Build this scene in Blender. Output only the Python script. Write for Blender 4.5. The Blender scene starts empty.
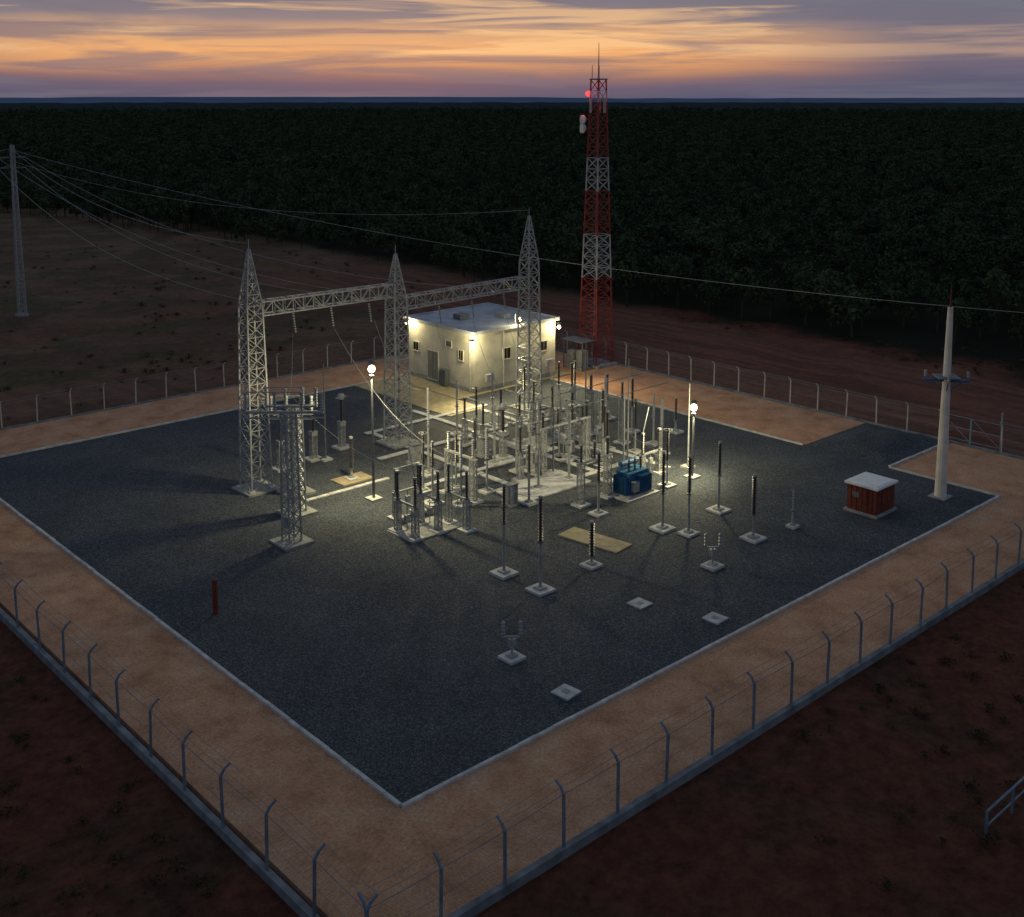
import bpy, math, random
from mathutils import Vector, noise, Matrix
random.seed(7)
sc=bpy.context.scene
R=math.radians
# ---------------------------------------------------------------- materials
def newmat(name):
    m=bpy.data.materials.new(name); m.use_nodes=True
    nt=m.node_tree; b=nt.nodes["Principled BSDF"]
    return m,nt,b
def mat(name,col,rough=0.7,metal=0.0,var=0.15,scale=3.0,bump=0.0,bscale=30,spec=0.3):
    m,nt,b=newmat(name); N=nt.nodes; L=nt.links
    tc=N.new("ShaderNodeTexCoord"); n=N.new("ShaderNodeTexNoise")
    n.inputs["Scale"].default_value=scale; n.inputs["Detail"].default_value=4
    L.new(tc.outputs["Object"],n.inputs["Vector"])
    r=N.new("ShaderNodeValToRGB")
    r.color_ramp.elements[0].position=.3; r.color_ramp.elements[1].position=.7
    r.color_ramp.elements[0].color=tuple(c*(1-var) for c in col)+(1,)
    r.color_ramp.elements[1].color=tuple(min(1,c*(1+var)) for c in col)+(1,)
    L.new(n.outputs["Fac"],r.inputs[0]); L.new(r.outputs[0],b.inputs["Base Color"])
    b.inputs["Roughness"].default_value=rough; b.inputs["Metallic"].default_value=metal
    b.inputs["Specular IOR Level"].default_value=spec
    if bump>0:
        n2=N.new("ShaderNodeTexNoise"); n2.inputs["Scale"].default_value=bscale
        L.new(tc.outputs["Object"],n2.inputs["Vector"])
        bp=N.new("ShaderNodeBump"); bp.inputs["Strength"].default_value=bump; bp.inputs["Distance"].default_value=.05
        L.new(n2.outputs["Fac"],bp.inputs["Height"]); L.new(bp.outputs[0],b.inputs["Normal"])
    return m
M={}
M['galv']=mat("galvanized_steel",(.33,.35,.365),.5,.25,.25,4)
M['galvd']=mat("weathered_steel",(.16,.175,.19),.55,.3,.25,4)
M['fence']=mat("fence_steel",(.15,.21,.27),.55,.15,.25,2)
M['fence_lit']=mat("fence_post_lit_tone",(.42,.42,.40),.8,0,.2,2)  # paler copy of the post colour; light on the far fences is painted in
M['conc']=mat("concrete",(.30,.31,.30),.9,0,.25,2.5,.3,20)
M['plinth']=mat("stained_concrete",(.16,.18,.20),.9,0,.4,1.2,.3,12)
M['concl']=mat("pale_concrete",(.48,.49,.48),.9,0,.25,2,.2,20)
M['ins']=mat("brown_porcelain",(.03,.026,.026),.3,0,.2,5,spec=.5)
M['insg']=mat("grey_porcelain",(.26,.28,.29),.3,0,.15,5,spec=.5)
M['blue']=mat("blue_paint_and_light",(.03,.13,.26),.5,0,.3,3)  # transformer paint; on the pole crossarm it stands in for blue light
M['wall']=mat("cream_plaster",(.56,.54,.44),.85,0,.16,.9,.2,25)
M['roofw']=mat("roof_membrane",(.40,.44,.49),.8,0,.2,.8)
M['dark']=mat("dark_glass",(.02,.022,.025),.2)
M['door']=mat("door_paint",(.25,.25,.21),.5)
M['rust']=mat("oxide_red_paint",(.15,.035,.022),.65,0,.3,3,.2)
M['white']=mat("white_paint",(.78,.79,.78),.5,0,.08,3)
M['whited']=mat("weathered_white_paint",(.38,.38,.40),.6,0,.2,3)
M['red']=mat("aviation_red",(.26,.04,.03),.6,0,.3,3)
M['wire']=mat("aluminium_wire",(.34,.36,.38),.5,.3,.1,2)
M['pole']=mat("pole_concrete",(.68,.63,.55),.85,0,.14,1.2,.15,15)
M['yslab']=mat("sand_concrete",(.34,.29,.18),.9,0,.25,2,.3,20)
M['bark']=mat("bark",(.05,.04,.03),.95,0,.3,6)
def emis(name,col,s):
    m,nt,b=newmat(name); b.inputs["Base Color"].default_value=(*col,1)
    b.inputs["Emission Color"].default_value=(*col,1); b.inputs["Emission Strength"].default_value=s
    return m
M['glow']=emis("lamp_lens",(1,.86,.48),12)
M['redglow']=emis("beacon_lens",(1,.01,.01),12)

# ---------------------------------------------------------------- mesh builder
class MB:
    def __init__(s): s.v=[];s.f=[];s.m=[];s.mats=[]
    def mi(s,k):
        if k not in s.mats: s.mats.append(k)
        return s.mats.index(k)
    def add(s,vs,fs,k):
        o=len(s.v); s.v+=[tuple(x) for x in vs]; s.f+=[tuple(o+i for i in f) for f in fs]; s.m+=[s.mi(k)]*len(fs)
    def tube(s,p,q,r1,r2=None,n=6,k='galv',caps=True):
        if r2 is None: r2=r1
        p=Vector(p);q=Vector(q);d=(q-p)
        if d.length<1e-6: return
        d.normalize(); a=Vector((0,0,1)) if abs(d.z)<.9 else Vector((1,0,0))
        x=d.cross(a).normalized(); y=d.cross(x)
        vs=[];off=math.pi/4 if n==4 else 0
        for c,r in((p,r1),(q,r2)):
            for i in range(n):
                t=2*math.pi*i/n+off; vs.append(c+x*math.cos(t)*r+y*math.sin(t)*r)
        fs=[(i,(i+1)%n,n+(i+1)%n,n+i) for i in range(n)]
        if caps: fs+=[tuple(range(n))[::-1],tuple(range(n,2*n))]
        s.add(vs,fs,k)
    def bar(s,p,q,w,k='galv'): s.tube(p,q,w*.7071,w*.7071,4,k)
    def box(s,c,sz,k='conc',rot=0):
        cx,cy,cz=c; hx,hy,hz=[a/2 for a in sz]; vs=[]
        for z in(-hz,hz):
            for x,y in((-hx,-hy),(hx,-hy),(hx,hy),(-hx,hy)):
                vs.append((cx+x*math.cos(rot)-y*math.sin(rot),cy+x*math.sin(rot)+y*math.cos(rot),cz+z))
        s.add(vs,[(3,2,1,0),(4,5,6,7),(0,1,5,4),(1,2,6,5),(2,3,7,6),(3,0,4,7)],k)
    def lathe(s,x,y,prof,n=10,k='ins'):
        vs=[];fs=[]
        for r,z in prof:
            for i in range(n):
                t=2*math.pi*i/n; vs.append((x+r*math.cos(t),y+r*math.sin(t),z))
        for j in range(len(prof)-1):
            for i in range(n): fs.append((j*n+i,j*n+(i+1)%n,(j+1)*n+(i+1)%n,(j+1)*n+i))
        fs.append(tuple(range(n))[::-1]); fs.append(tuple((len(prof)-1)*n+i for i in range(n)))
        s.add(vs,fs,k)
    def insul(s,x,y,z0,z1,r=.13,k='ins'):
        n=max(3,int((z1-z0)/.16)); prof=[]; dz=(z1-z0)/n
        for i in range(n):
            a=z0+i*dz
            prof+=[(r*.55,a),(r*.55,a+dz*.45),(r*1.1,a+dz*.55),(r*.6,a+dz*.95)]
        prof.append((r*.6,z1)); s.lathe(x,y,prof,10,k)
    def lattice(s,x,y,z0,z1,w0,w1,n,cr=.05,br=.028,kf=lambda z:'galv',geo=1.0,hor=True):
        zs=[z0]
        for i in range(n):
            zs.append(z0+(z1-z0)*((i+1)/n)**geo)
        def cor(z):
            t=(z-z0)/(z1-z0); w=(w0+(w1-w0)*t)/2
            return [Vector((x+a*w,y+b*w,z)) for a,b in((-1,-1),(1,-1),(1,1),(-1,1))]
        for i in range(n):
            a=cor(zs[i]);b=cor(zs[i+1]);k=kf((zs[i]+zs[i+1])/2)
            for j in range(4):
                jj=(j+1)%4
                s.bar(a[j],b[j],cr*2,k); s.bar(a[j],b[jj],br*2,k); s.bar(a[jj],b[j],br*2,k)
                if hor: s.bar(b[j],b[jj],br*2,k)
    def obj(s,name,parent=None,smooth=False):
        me=bpy.data.meshes.new(name)
        me.from_pydata(s.v,[],s.f)
        for k in s.mats: me.materials.append(M[k])
        me.polygons.foreach_set("material_index",s.m)
        if smooth: me.polygons.foreach_set("use_smooth",[True]*len(s.f))
        me.update()
        o=bpy.data.objects.new(name,me); sc.collection.objects.link(o)
        if parent: o.parent=parent
        return o
def empty(name,loc=(0,0,0)):
    e=bpy.data.objects.new(name,None); e.location=loc; sc.collection.objects.link(e); return e

# ---------------------------------------------------------------- ground
def sheet(name,xs,ys,zf,m):
    vs=[(x,y,zf(x,y)) for y in ys for x in xs]; n=len(xs)
    fs=[(j*n+i,j*n+i+1,(j+1)*n+i+1,(j+1)*n+i) for j in range(len(ys)-1) for i in range(n-1)]
    me=bpy.data.meshes.new(name); me.from_pydata(vs,[],fs); me.materials.append(m)
    me.polygons.foreach_set("use_smooth",[True]*len(fs)); me.update()
    o=bpy.data.objects.new(name,me); sc.collection.objects.link(o); return o

def soil_mat():
    m,nt,b=newmat("soil"); N=nt.nodes;L=nt.links
    tc=N.new("ShaderNodeTexCoord"); sp=N.new("ShaderNodeSeparateXYZ"); L.new(tc.outputs["Object"],sp.inputs[0])
    def noi(s,d=6,r=.6,sc3=None):
        n=N.new("ShaderNodeTexNoise"); n.inputs["Scale"].default_value=s; n.inputs["Detail"].default_value=d; n.inputs["Roughness"].default_value=r
        if sc3:
            mp=N.new("ShaderNodeMapping"); mp.inputs["Scale"].default_value=sc3; L.new(tc.outputs["Object"],mp.inputs[0]); L.new(mp.outputs[0],n.inputs["Vector"])
        else: L.new(tc.outputs["Object"],n.inputs["Vector"])
        return n.outputs["Fac"]
    def ramp(f,els):
        r=N.new("ShaderNodeValToRGB")
        while len(r.color_ramp.elements)<len(els): r.color_ramp.elements.new(.5)
        for e,(p,c) in zip(r.color_ramp.elements,els): e.position=p;e.color=(*c,1)
        L.new(f,r.inputs[0]); return r.outputs[0]
    def mth(op,a,bb):
        n=N.new("ShaderNodeMath"); n.operation=op
        for i,v in enumerate((a,bb)):
            if isinstance(v,(int,float)): n.inputs[i].default_value=v
            else: L.new(v,n.inputs[i])
        return n.outputs[0]
    def mr(v,a,bb):
        n=N.new("ShaderNodeMapRange"); n.interpolation_type='SMOOTHSTEP'; n.inputs[1].default_value=a;n.inputs[2].default_value=bb; L.new(v,n.inputs[0]); return n.outputs[0]
    def mix(f,a,bb):
        n=N.new("ShaderNodeMix"); n.data_type='RGBA'; L.new(f,n.inputs[0]); L.new(a,n.inputs[6]); L.new(bb,n.inputs[7]); return n.outputs[2]
    n1=noi(.12,7,.65);n2=noi(1.3,9,.75);n3=noi(.05,5,.6)
    redsoil=ramp(n2,[(.3,(.055,.021,.015)),(.48,(.125,.047,.030)),(.72,(.21,.088,.055))])
    litter=ramp(n2,[(.35,(.035,.022,.015)),(.6,(.09,.055,.038))])
    redsoil=mix(mth('MULTIPLY',mr(n1,.48,.62),.75),redsoil,litter)
    field=mix(mr(n1,.42,.58),ramp(n2,[(.3,(.055,.048,.028)),(.7,(.14,.11,.06))]),ramp(n2,[(.3,(.13,.08,.054)),(.7,(.24,.15,.10))]))
    field=mix(mth('MULTIPLY',mr(n3,.4,.6),.6),field,ramp(n2,[(.3,(.07,.045,.03)),(.7,(.15,.085,.058))]))
    ruts=noi(1,5,.6,(.9,.06,1))
    track=mix(mr(ruts,.42,.6),ramp(n2,[(.3,(.17,.072,.05)),(.7,(.27,.12,.085))]),ramp(n2,[(.3,(.10,.048,.035)),(.7,(.18,.085,.06))]))
    woods=ramp(n1,[(.3,(.010,.013,.008)),(.7,(.022,.022,.014))])
    wob=mth('MULTIPLY',mth('SUBTRACT',n1,.5),14)
    x=mth('ADD',sp.outputs[0],wob); y=mth('ADD',sp.outputs[1],wob)
    c=redsoil
    c=mix(mr(y,58,70),c,field)
    tm=mth('MULTIPLY',mr(x,58,64),mth('SUBTRACT',1,mr(x,82,88)))
    tm=mth('MULTIPLY',tm,mth('SUBTRACT',1,mr(y,90,150))); c=mix(tm,c,track)
    t2=mth('MULTIPLY',mr(y,64,67),mth('SUBTRACT',1,mr(y,73,77))); c=mix(mth('MULTIPLY',t2,.6),c,track)
    t3=mth('MULTIPLY',mr(y,96,99),mth('SUBTRACT',1,mr(y,102,106))); c=mix(mth('MULTIPLY',t3,.55),c,track)
    c=mix(mr(x,86,92),c,woods)
    L.new(c,b.inputs["Base Color"]); b.inputs["Roughness"].default_value=.95; b.inputs["Specular IOR Level"].default_value=.1
    bp=N.new("ShaderNodeBump"); bp.inputs["Strength"].default_value=1; bp.inputs["Distance"].default_value=.35
    L.new(n2,bp.inputs["Height"]); L.new(bp.outputs[0],b.inputs["Normal"])
    return m
def sx(c,n=110): return [c+30*math.sinh(6.1*i/n) for i in range(-n,n+1)]
def gz(x,y):
    z=-.26
    d=max(max(-6-x,x-61),max(-6.2-y,y-63),0)
    if d>0:
        k=min(1,d/6)
        z+=k*(.4*noise.noise((x*.13,y*.13,0))+.16*noise.noise((x*.5,y*.5,3)))-k*.12
    return z
sheet("ground",sx(25),sx(25),gz,soil_mat())

def path_mat():
    m,nt,b=newmat("laterite_path"); N=nt.nodes;L=nt.links
    tc=N.new("ShaderNodeTexCoord")
    def noi(s,d=6,r=.6):
        n=N.new("ShaderNodeTexNoise"); n.inputs["Scale"].default_value=s; n.inputs["Detail"].default_value=d; n.inputs["Roughness"].default_value=r
        L.new(tc.outputs["Object"],n.inputs["Vector"]); return n.outputs["Fac"]
    a=noi(.45,8,.72); c=noi(7,6,.85)
    r=N.new("ShaderNodeValToRGB"); els=[(.3,(.36,.19,.105)),(.5,(.58,.325,.195)),(.7,(.68,.44,.29))]
    r.color_ramp.elements.new(.5)
    for e,(p,cc) in zip(r.color_ramp.elements,els): e.position=p;e.color=(*cc,1)
    L.new(a,r.inputs[0])
    mx=N.new("ShaderNodeMix"); mx.data_type='RGBA'; mx.blend_type='MULTIPLY'; mx.inputs[0].default_value=.85
    r2=N.new("ShaderNodeValToRGB"); r2.color_ramp.elements[0].position=.38; r2.color_ramp.elements[0].color=(.55,.5,.47,1); r2.color_ramp.elements[1].position=.58
    L.new(c,r2.inputs[0]); L.new(r.outputs[0],mx.inputs[6]); L.new(r2.outputs[0],mx.inputs[7])
    L.new(mx.outputs[2],b.inputs["Base Color"]); b.inputs["Roughness"].default_value=.92
    b.inputs["Specular IOR Level"].default_value=.15
    bp=N.new("ShaderNodeBump"); bp.inputs["Strength"].default_value=.5; bp.inputs["Distance"].default_value=.06
    L.new(c,bp.inputs["Height"]); L.new(bp.outputs[0],b.inputs["Normal"]); return m
M['path']=path_mat()
def gravel_mat():
    m,nt,b=newmat("crushed_stone"); N=nt.nodes;L=nt.links
    tc=N.new("ShaderNodeTexCoord")
    v=N.new("ShaderNodeTexVoronoi"); v.inputs["Scale"].default_value=16; L.new(tc.outputs["Object"],v.inputs["Vector"])
    sp=N.new("ShaderNodeSeparateColor"); L.new(v.outputs["Color"],sp.inputs[0])
    r=N.new("ShaderNodeValToRGB"); els=[(0,(.028,.034,.043)),(.6,(.055,.066,.081)),(1,(.13,.145,.165))]
    r.color_ramp.elements.new(.5)
    for e,(p,cc) in zip(r.color_ramp.elements,els): e.position=p;e.color=(*cc,1)
    L.new(sp.outputs[0],r.inputs[0])
    n=N.new("ShaderNodeTexNoise"); n.inputs["Scale"].default_value=.22; n.inputs["Detail"].default_value=8; n.inputs["Roughness"].default_value=.65; L.new(tc.outputs["Object"],n.inputs["Vector"])
    r2=N.new("ShaderNodeValToRGB"); r2.color_ramp.elements[0].position=.3; r2.color_ramp.elements[0].color=(.72,.72,.72,1); r2.color_ramp.elements[1].position=.7; r2.color_ramp.elements[1].color=(1.15,1.15,1.13,1)
    L.new(n.outputs["Fac"],r2.inputs[0])
    mx=N.new("ShaderNodeMix"); mx.data_type='RGBA'; mx.blend_type='MULTIPLY'; mx.inputs[0].default_value=1
    L.new(r.outputs[0],mx.inputs[6]); L.new(r2.outputs[0],mx.inputs[7]); L.new(mx.outputs[2],b.inputs["Base Color"])
    b.inputs["Roughness"].default_value=.85; b.inputs["Specular IOR Level"].default_value=.2
    bp=N.new("ShaderNodeBump"); bp.inputs["Strength"].default_value=.5; bp.inputs["Distance"].default_value=.05
    L.new(v.outputs["Distance"],bp.inputs["Height"]); L.new(bp.outputs[0],b.inputs["Normal"]); return m
gm=gravel_mat(); M['gravel']=gm
b=MB(); b.box((27.35,28.3,-.35),(65.3,68.0,.7),'path'); b.obj("paved_perimeter_path")
def gravz(x,y):
    e=min(x,50.8-x,y,54.8-y)
    k=max(0,min(1,e/2))
    return .012+k*(.045+.04*noise.noise((x*.35,y*.35,1)))
xs=[50.8*i/80 for i in range(81)]; ys=[54.8*i/84 for i in range(85)]
sheet("gravel_yard",xs,ys,gravz,gm)
def moundz(x,y):
    e=min(x-50.8,60-x,y-8.3,15.6-y); k=max(0,min(1,e/2.5)); k=k*k*(3-2*k)
    return .016+k*(.55+.25*noise.noise((x*.5,y*.5,2)))
sheet("gravel_mound",[50.8+9.2*i/24 for i in range(25)],[8.3+7.3*i/20 for i in range(21)],moundz,gm)
b=MB(); w=.17;hk=.2
def kseg(x0,y0,x1,y1):
    if y0==y1:
        n=max(1,int(abs(x1-x0)/1.0))
        for i in range(n):
            a=x0+(x1-x0)*i/n;c=x0+(x1-x0)*(i+1)/n; b.box(((a+c)/2,y0+random.uniform(-.012,.012),.03+random.uniform(-.01,.01)),(abs(c-a)-.015,w,hk),'concl')
    else:
        n=max(1,int(abs(y1-y0)/1.0))
        for i in range(n):
            a=y0+(y1-y0)*i/n;c=y0+(y1-y0)*(i+1)/n; b.box((x0+random.uniform(-.012,.012),(a+c)/2,.03+random.uniform(-.01,.01)),(w,abs(c-a)-.015,hk),'concl')
kseg(0,0,50.8,0);kseg(0,.1,0,54.7);kseg(0,54.8,50.8,54.8);kseg(50.8,.1,50.8,8.2);kseg(50.92,8.3,60,8.3)
kseg(50.8,15.6,50.8,54.7)
b.obj("concrete_kerb")
b=MB()
b.box((27.3,-5.9,-.3),(66.3,.26,.8),'plinth');b.box((27.3,62.4,-.3),(66.3,.26,.8),'plinth')
b.box((-5.7,28.25,-.3),(.26,68.03,.8),'plinth');b.box((60.3,28.25,-.3),(.26,68.03,.8),'plinth')
b.obj("perimeter_plinth")
b=MB(); b.box((46.5,49.5,.07),(14.4,10.9,.12),'yslab'); b.box((37.2,47.5,.065),(4.0,14.4,.1),'yslab'); b.obj("pavement")
b=MB()
for x0,y0,x1,y1,ww in((22,28,36,28.0,.5),(34,22,34,44,.5),(24,35,42,35,.5),(27.5,24,27.5,41,.45),(38.6,19,38.6,40,.5),(25,22,38,22,.45),(15,31,22,31,.35),(27,41,40,41,.5)):
    n=int(max(abs(x1-x0),abs(y1-y0))/1.0)
    for i in range(n):
        t=(i+.5)/n; L_=.96*max(abs(x1-x0),abs(y1-y0))/n
        c=(x0+(x1-x0)*t,y0+(y1-y0)*t,.10+.004*((i*7)%3)+(.012 if y0==y1 else 0))
        b.box(c,(L_,ww,.08) if y0==y1 else (ww,L_,.08),'concl')
b.obj("cable_trench_covers")

# ---------------------------------------------------------------- fence
def mesh_mat():
    m,nt,bs=newmat("chain_link"); N=nt.nodes;L=nt.links
    bs.inputs["Base Color"].default_value=(.2,.25,.29,1); bs.inputs["Roughness"].default_value=.5; bs.inputs["Metallic"].default_value=.3
    uv=N.new("ShaderNodeTexCoord"); sp=N.new("ShaderNodeSeparateXYZ"); L.new(uv.outputs["UV"],sp.inputs[0])
    def mth(op,a,bb=None):
        n=N.new("ShaderNodeMath"); n.operation=op
        for i,v in enumerate((a,bb)):
            if v is None: continue
            if isinstance(v,(int,float)): n.inputs[i].default_value=v
            else: L.new(v,n.inputs[i])
        return n.outputs[0]
    def lines(e): return mth('LESS_THAN',mth('ABSOLUTE',mth('SUBTRACT',mth('FRACT',mth('MULTIPLY',e,7)),.5)),.02)
    f=mth('MAXIMUM',lines(mth('ADD',sp.outputs[0],sp.outputs[1])),lines(mth('SUBTRACT',sp.outputs[0],sp.outputs[1])))
    tr=N.new("ShaderNodeBsdfTransparent"); mx=N.new("ShaderNodeMixShader")
    L.new(f,mx.inputs[0]);L.new(tr.outputs[0],mx.inputs[1]);L.new(bs.outputs[0],mx.inputs[2])
    L.new(mx.outputs[0],N["Material Output"].inputs["Surface"]); return m
M['mesh']=mesh_mat()
def fence(p,q,inn,n,pk='fence'):
    P=Vector((p[0],p[1],0));Q=Vector((q[0],q[1],0)); I=Vector((inn[0],inn[1],0)); d=(Q-P).normalized()
    root=empty("chain_link_fence",P)
    b=MB(); tops=[]
    z0=.1;z1=2.15
    for i in range(n+1):
        c=P+(Q-P)*(i/n)+Vector((random.uniform(-.03,.03),random.uniform(-.03,.03),0))
        k1=c+Vector((random.uniform(-.05,.05),random.uniform(-.05,.05),z1+random.uniform(-.04,.04)))
        b.bar(c+Vector((0,0,z0-.05)),k1,.09,pk)
        e=k1+I*.40+Vector((0,0,.36)); m_=k1+I*.14+Vector((0,0,.2))
        b.bar(k1-Vector((0,0,.02)),m_,.08,pk); b.bar(m_,e,.07,pk); tops.append((k1,m_,e))
    b.obj("posts",root).location=-P
    b=MB()
    for i in range(n):
        a,c=tops[i],tops[i+1]
        for j,rr in((0,.014),(1,.009),(2,.009)):
            mid=(a[j]+c[j])/2-Vector((0,0,.03)); b.tube(a[j],mid,rr,None,4,'fence',False); b.tube(mid,c[j],rr,None,4,'fence',False)
        b.tube(Vector((a[0].x,a[0].y,1.15)),Vector((c[0].x,c[0].y,1.15)),.008,None,4,'fence',False)
    b.obj("wires",root).location=-P
    me=bpy.data.meshes.new("mesh_fabric"); ln=(Q-P).length
    me.from_pydata([(0,0,z0),((Q-P).x,(Q-P).y,z0),((Q-P).x,(Q-P).y,z1),(0,0,z1)],[],[(0,1,2,3)])
    uvl=me.uv_layers.new()
    for l,c in zip(uvl.data,((0,0),(ln,0),(ln,z1-z0),(0,z1-z0))): l.uv=c
    me.materials.append(M['mesh']); o=bpy.data.objects.new("mesh_fabric",me); sc.collection.objects.link(o); o.parent=root
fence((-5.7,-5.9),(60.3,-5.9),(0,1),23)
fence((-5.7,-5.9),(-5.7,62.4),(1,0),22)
fence((-5.7,62.4),(60.3,62.4),(0,-1),23,'fence_lit')
fence((60.3,-5.9),(60.3,4.2),(-1,0),4,'fence_lit')
fence((60.3,9.2),(60.3,62.4),(-1,0),19,'fence_lit')
b=MB()
for y in(4.3,6.7,9.1):
    b.bar((60.3,y,.1),(60.3,y,3.2 if y!=6.7 else 2.2),.12,'fence')
for y0,y1 in((4.36,6.64),(6.76,9.04)):
    for z in(.35,1.3,2.2): b.bar((60.28,y0,z),(60.28,y1,z),.05,'fence')
    b.bar((60.24,y0,.35),(60.24,y1,2.2),.035,'fence')
b.obj("entrance_gate")
b=MB()
for i in range(4):
    x=15.3+i*2.2; b.bar((x,-15.7,-.6),(x,-15.7,.75),.09,'fence')
b.tube((15.3,-15.7,.75),(22.2,-15.7,.75),.05,None,6,'fence'); b.tube((15.3,-15.7,.15),(22.2,-15.7,.15),.04,None,6,'fence')
b.obj("pipe_railing")

# ---------------------------------------------------------------- gantry
def truss(b,p,q,w,dz,n):
    p=Vector(p);q=Vector(q);d=(q-p).normalized();s=Vector((-d.y,d.x,0))*w/2; up=Vector((0,0,dz/2))
    def c(t):
        m=p+(q-p)*t; return[m-s-up,m+s-up,m+s+up,m-s+up]
    for i in range(n):
        a=c(i/n);e=c((i+1)/n)
        for j in range(4):
            jj=(j+1)%4
            b.bar(a[j],e[j],.09); b.bar(a[j],e[jj],.05) if i%2 else b.bar(a[jj],e[j],.05)
            b.bar(e[j],e[jj],.045)
GT=[(13.9,35.4,17.2,12.9),(27.6,37.4,15.4,12.3),(42.2,37.9,17.3,11.6)]
root=empty("steel_gantry",(27.8,37.4,0)); inv=Vector((-27.8,-37.4,0))
for x,y,h,bh in GT:
    b=MB(); zb=h*.76
    b.lattice(x,y,.15,zb,1.6,1.15,12,.055,.024); b.lattice(x,y,zb,h-.3,1.15,.1,5,.045,.024)
    b.tube((x,y,h-.4),(x,y,h+.4),.035,.02,5)
    b.box((x,y,.1),(2.5,2.5,.2),'conc')
    for a in(-1,1):
        for c in(-1,1): b.box((x+a*.8,y+c*.8,.25),(.4,.4,.12),'concl')
    b.obj("tower",root).location=inv
b=MB(); truss(b,(14.5,35.5,12.75),(27.1,37.3,12.35),.9,.95,14); b.obj("beam",root).location=inv
b=MB(); truss(b,(28.2,37.4,11.2),(41.6,37.9,11.3),.9,.95,14); b.obj("beam",root).location=inv
# ---------------------------------------------------------------- wires
def wire(b,p,q,sag,r=.02,n=16,k='wire'):
    p=Vector(p);q=Vector(q);pr=p
    for i in range(1,n+1):
        t=i/n; c=p+(q-p)*t-Vector((0,0,sag*4*t*(1-t))); b.tube(pr,c,r,None,4,k,False); pr=c
def strng(b,p,q,r=.10):
    p=Vector(p);q=Vector(q);n=max(4,int((q-p).length/.16))
    for i in range(n):
        a=p+(q-p)*(i/n); c=p+(q-p)*((i+.55)/n); b.tube(a,c,r,r*.5,8,'insg')
    b.tube(p,q,.03,None,4,'galvd')
b=MB(); LP=(25.1,113.6)
for i,(x,y,z) in enumerate(((17.2,36,12.2),(20.6,36.4,12.1),(24.2,36.8,11.9),(31.5,37.6,10.7),(35,37.7,10.7),(38.6,37.8,10.8))):
    strng(b,(x,y+.6,z),(x+.02,y+1.9,z+.12)); strng(b,(x,y-.6,z-.1),(x,y-.9,z-1.5))
for x,y,z,px_,pz,sg in((17.2,37.9,12.3,-1.8,18.4,3.0),(24.2,38.7,12.0,1.4,18.4,3.2),(31.5,39.5,10.8,-1.8,19.7,3.4),(38.6,39.7,10.9,1.4,19.7,3.4)):
    wire(b,(x,y,z),(LP[0]+px_,LP[1],pz),sg,.020,28)
wire(b,(13.9,35.4,17.3),(LP[0]-.3,LP[1],21),2.2,.018,28)
wire(b,(LP[0],LP[1],20.6),(78,-14,9.6),3.6,.022,40)
wire(b,(LP[0],LP[1],19.2),(42.2,37.9,17.5),2.6,.018,30)
for i in range(3): wire(b,(LP[0]-.3*i,LP[1],20.8-1.1*i),(-70,150+4*i,17-1.5*i),4,.024,20)
b.obj("overhead_power_lines")
b=MB(); b.lattice(LP[0],LP[1],-.5,21.2,.85,.35,20,.05,.025,lambda z:'galv')
for z in(18.4,19.7): b.bar((LP[0]-2,LP[1],z),(LP[0]+1.6,LP[1],z),.12,'galvd')
b.box((LP[0],LP[1],-.3),(1.3,1.3,.4),'conc'); b.obj("lattice_transmission_pole")
b=MB(); b.tube((78,-14,-.6),(78,-14,10),.18,.11,8,'pole'); b.bar((77,-14.6,9.5),(79,-13.4,9.5),.12); b.obj("utility_pole")

# ---------------------------------------------------------------- communication tower
TX,TY=58.6,45.4
def band(z):
    for lim,k in((9.4,'red'),(13.6,'whited'),(18,'red'),(21.5,'whited'),(26.2,'red'),(27.6,'whited')):
        if z<lim: return k
    return 'red'
root=empty("communication_tower",(TX,TY,0)); inv=Vector((-TX,-TY,0))
b=MB(); b.lattice(TX,TY,.2,28.8,2.5,1.05,26,.055,.025,band); b.box((TX,TY,.12),(3.0,3.4,.3),'conc')
b.tube((TX-.5,TY-.2,.3),(TX-.3,TY-.2,28),.05,None,5,'galvd')
for i in range(60):
    z=.6+i*.46; t=z/28; x=TX-.7+.3*t; b.bar((x-.1,TY-.45,z),(x-.1,TY+.05,z),.025,'galvd')
b.box((TX,TY,28.85),(1.3,1.3,.1),'galvd'); b.obj("lattice_mast",root).location=inv
b=MB(); b.tube((TX,TY,28.8),(TX,TY,32.4),.07,.025,6,'galvd')
for dx,dy in((.5,.4),(-.4,.5)): b.tube((TX+dx,TY+dy,28.8),(TX+dx,TY+dy,30.2),.04,.03,5,'galvd')
b.obj("lightning_rod",root).location=inv
def dish(x,y,z,r,dx,dy):
    b=MB(); d=Vector((dx,dy,0)).normalized(); c=Vector((x,y,z))
    b.tube(c,c+d*.2,r*.4,r,16,'white'); b.tube(c+d*.2,c+d*.55,r,r*.96,16,'white'); b.bar(c-d*.6,c,.1,'galvd'); b.bar(c-d*.4-Vector((0,0,.7)),c-d*.4+Vector((0,0,.7)),.09,'galvd'); b.obj("microwave_dish",root).location=inv
dish(TX-.7,TY+1.0,24.9,.42,-.9,.6); dish(TX-.6,TY+1.1,24.0,.5,-.6,.8)
b=MB()
for a in(.6,2.7,4.8):
    x=TX+.8*math.cos(a);y=TY+.8*math.sin(a); b.box((x,y,26.2),(.14,.26,1.3),'whited',a); b.bar((TX+.4*math.cos(a),TY+.4*math.sin(a),26.2),(x,y,26.2),.06,'galvd')
b.obj("panel_antennas",root).location=inv
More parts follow.
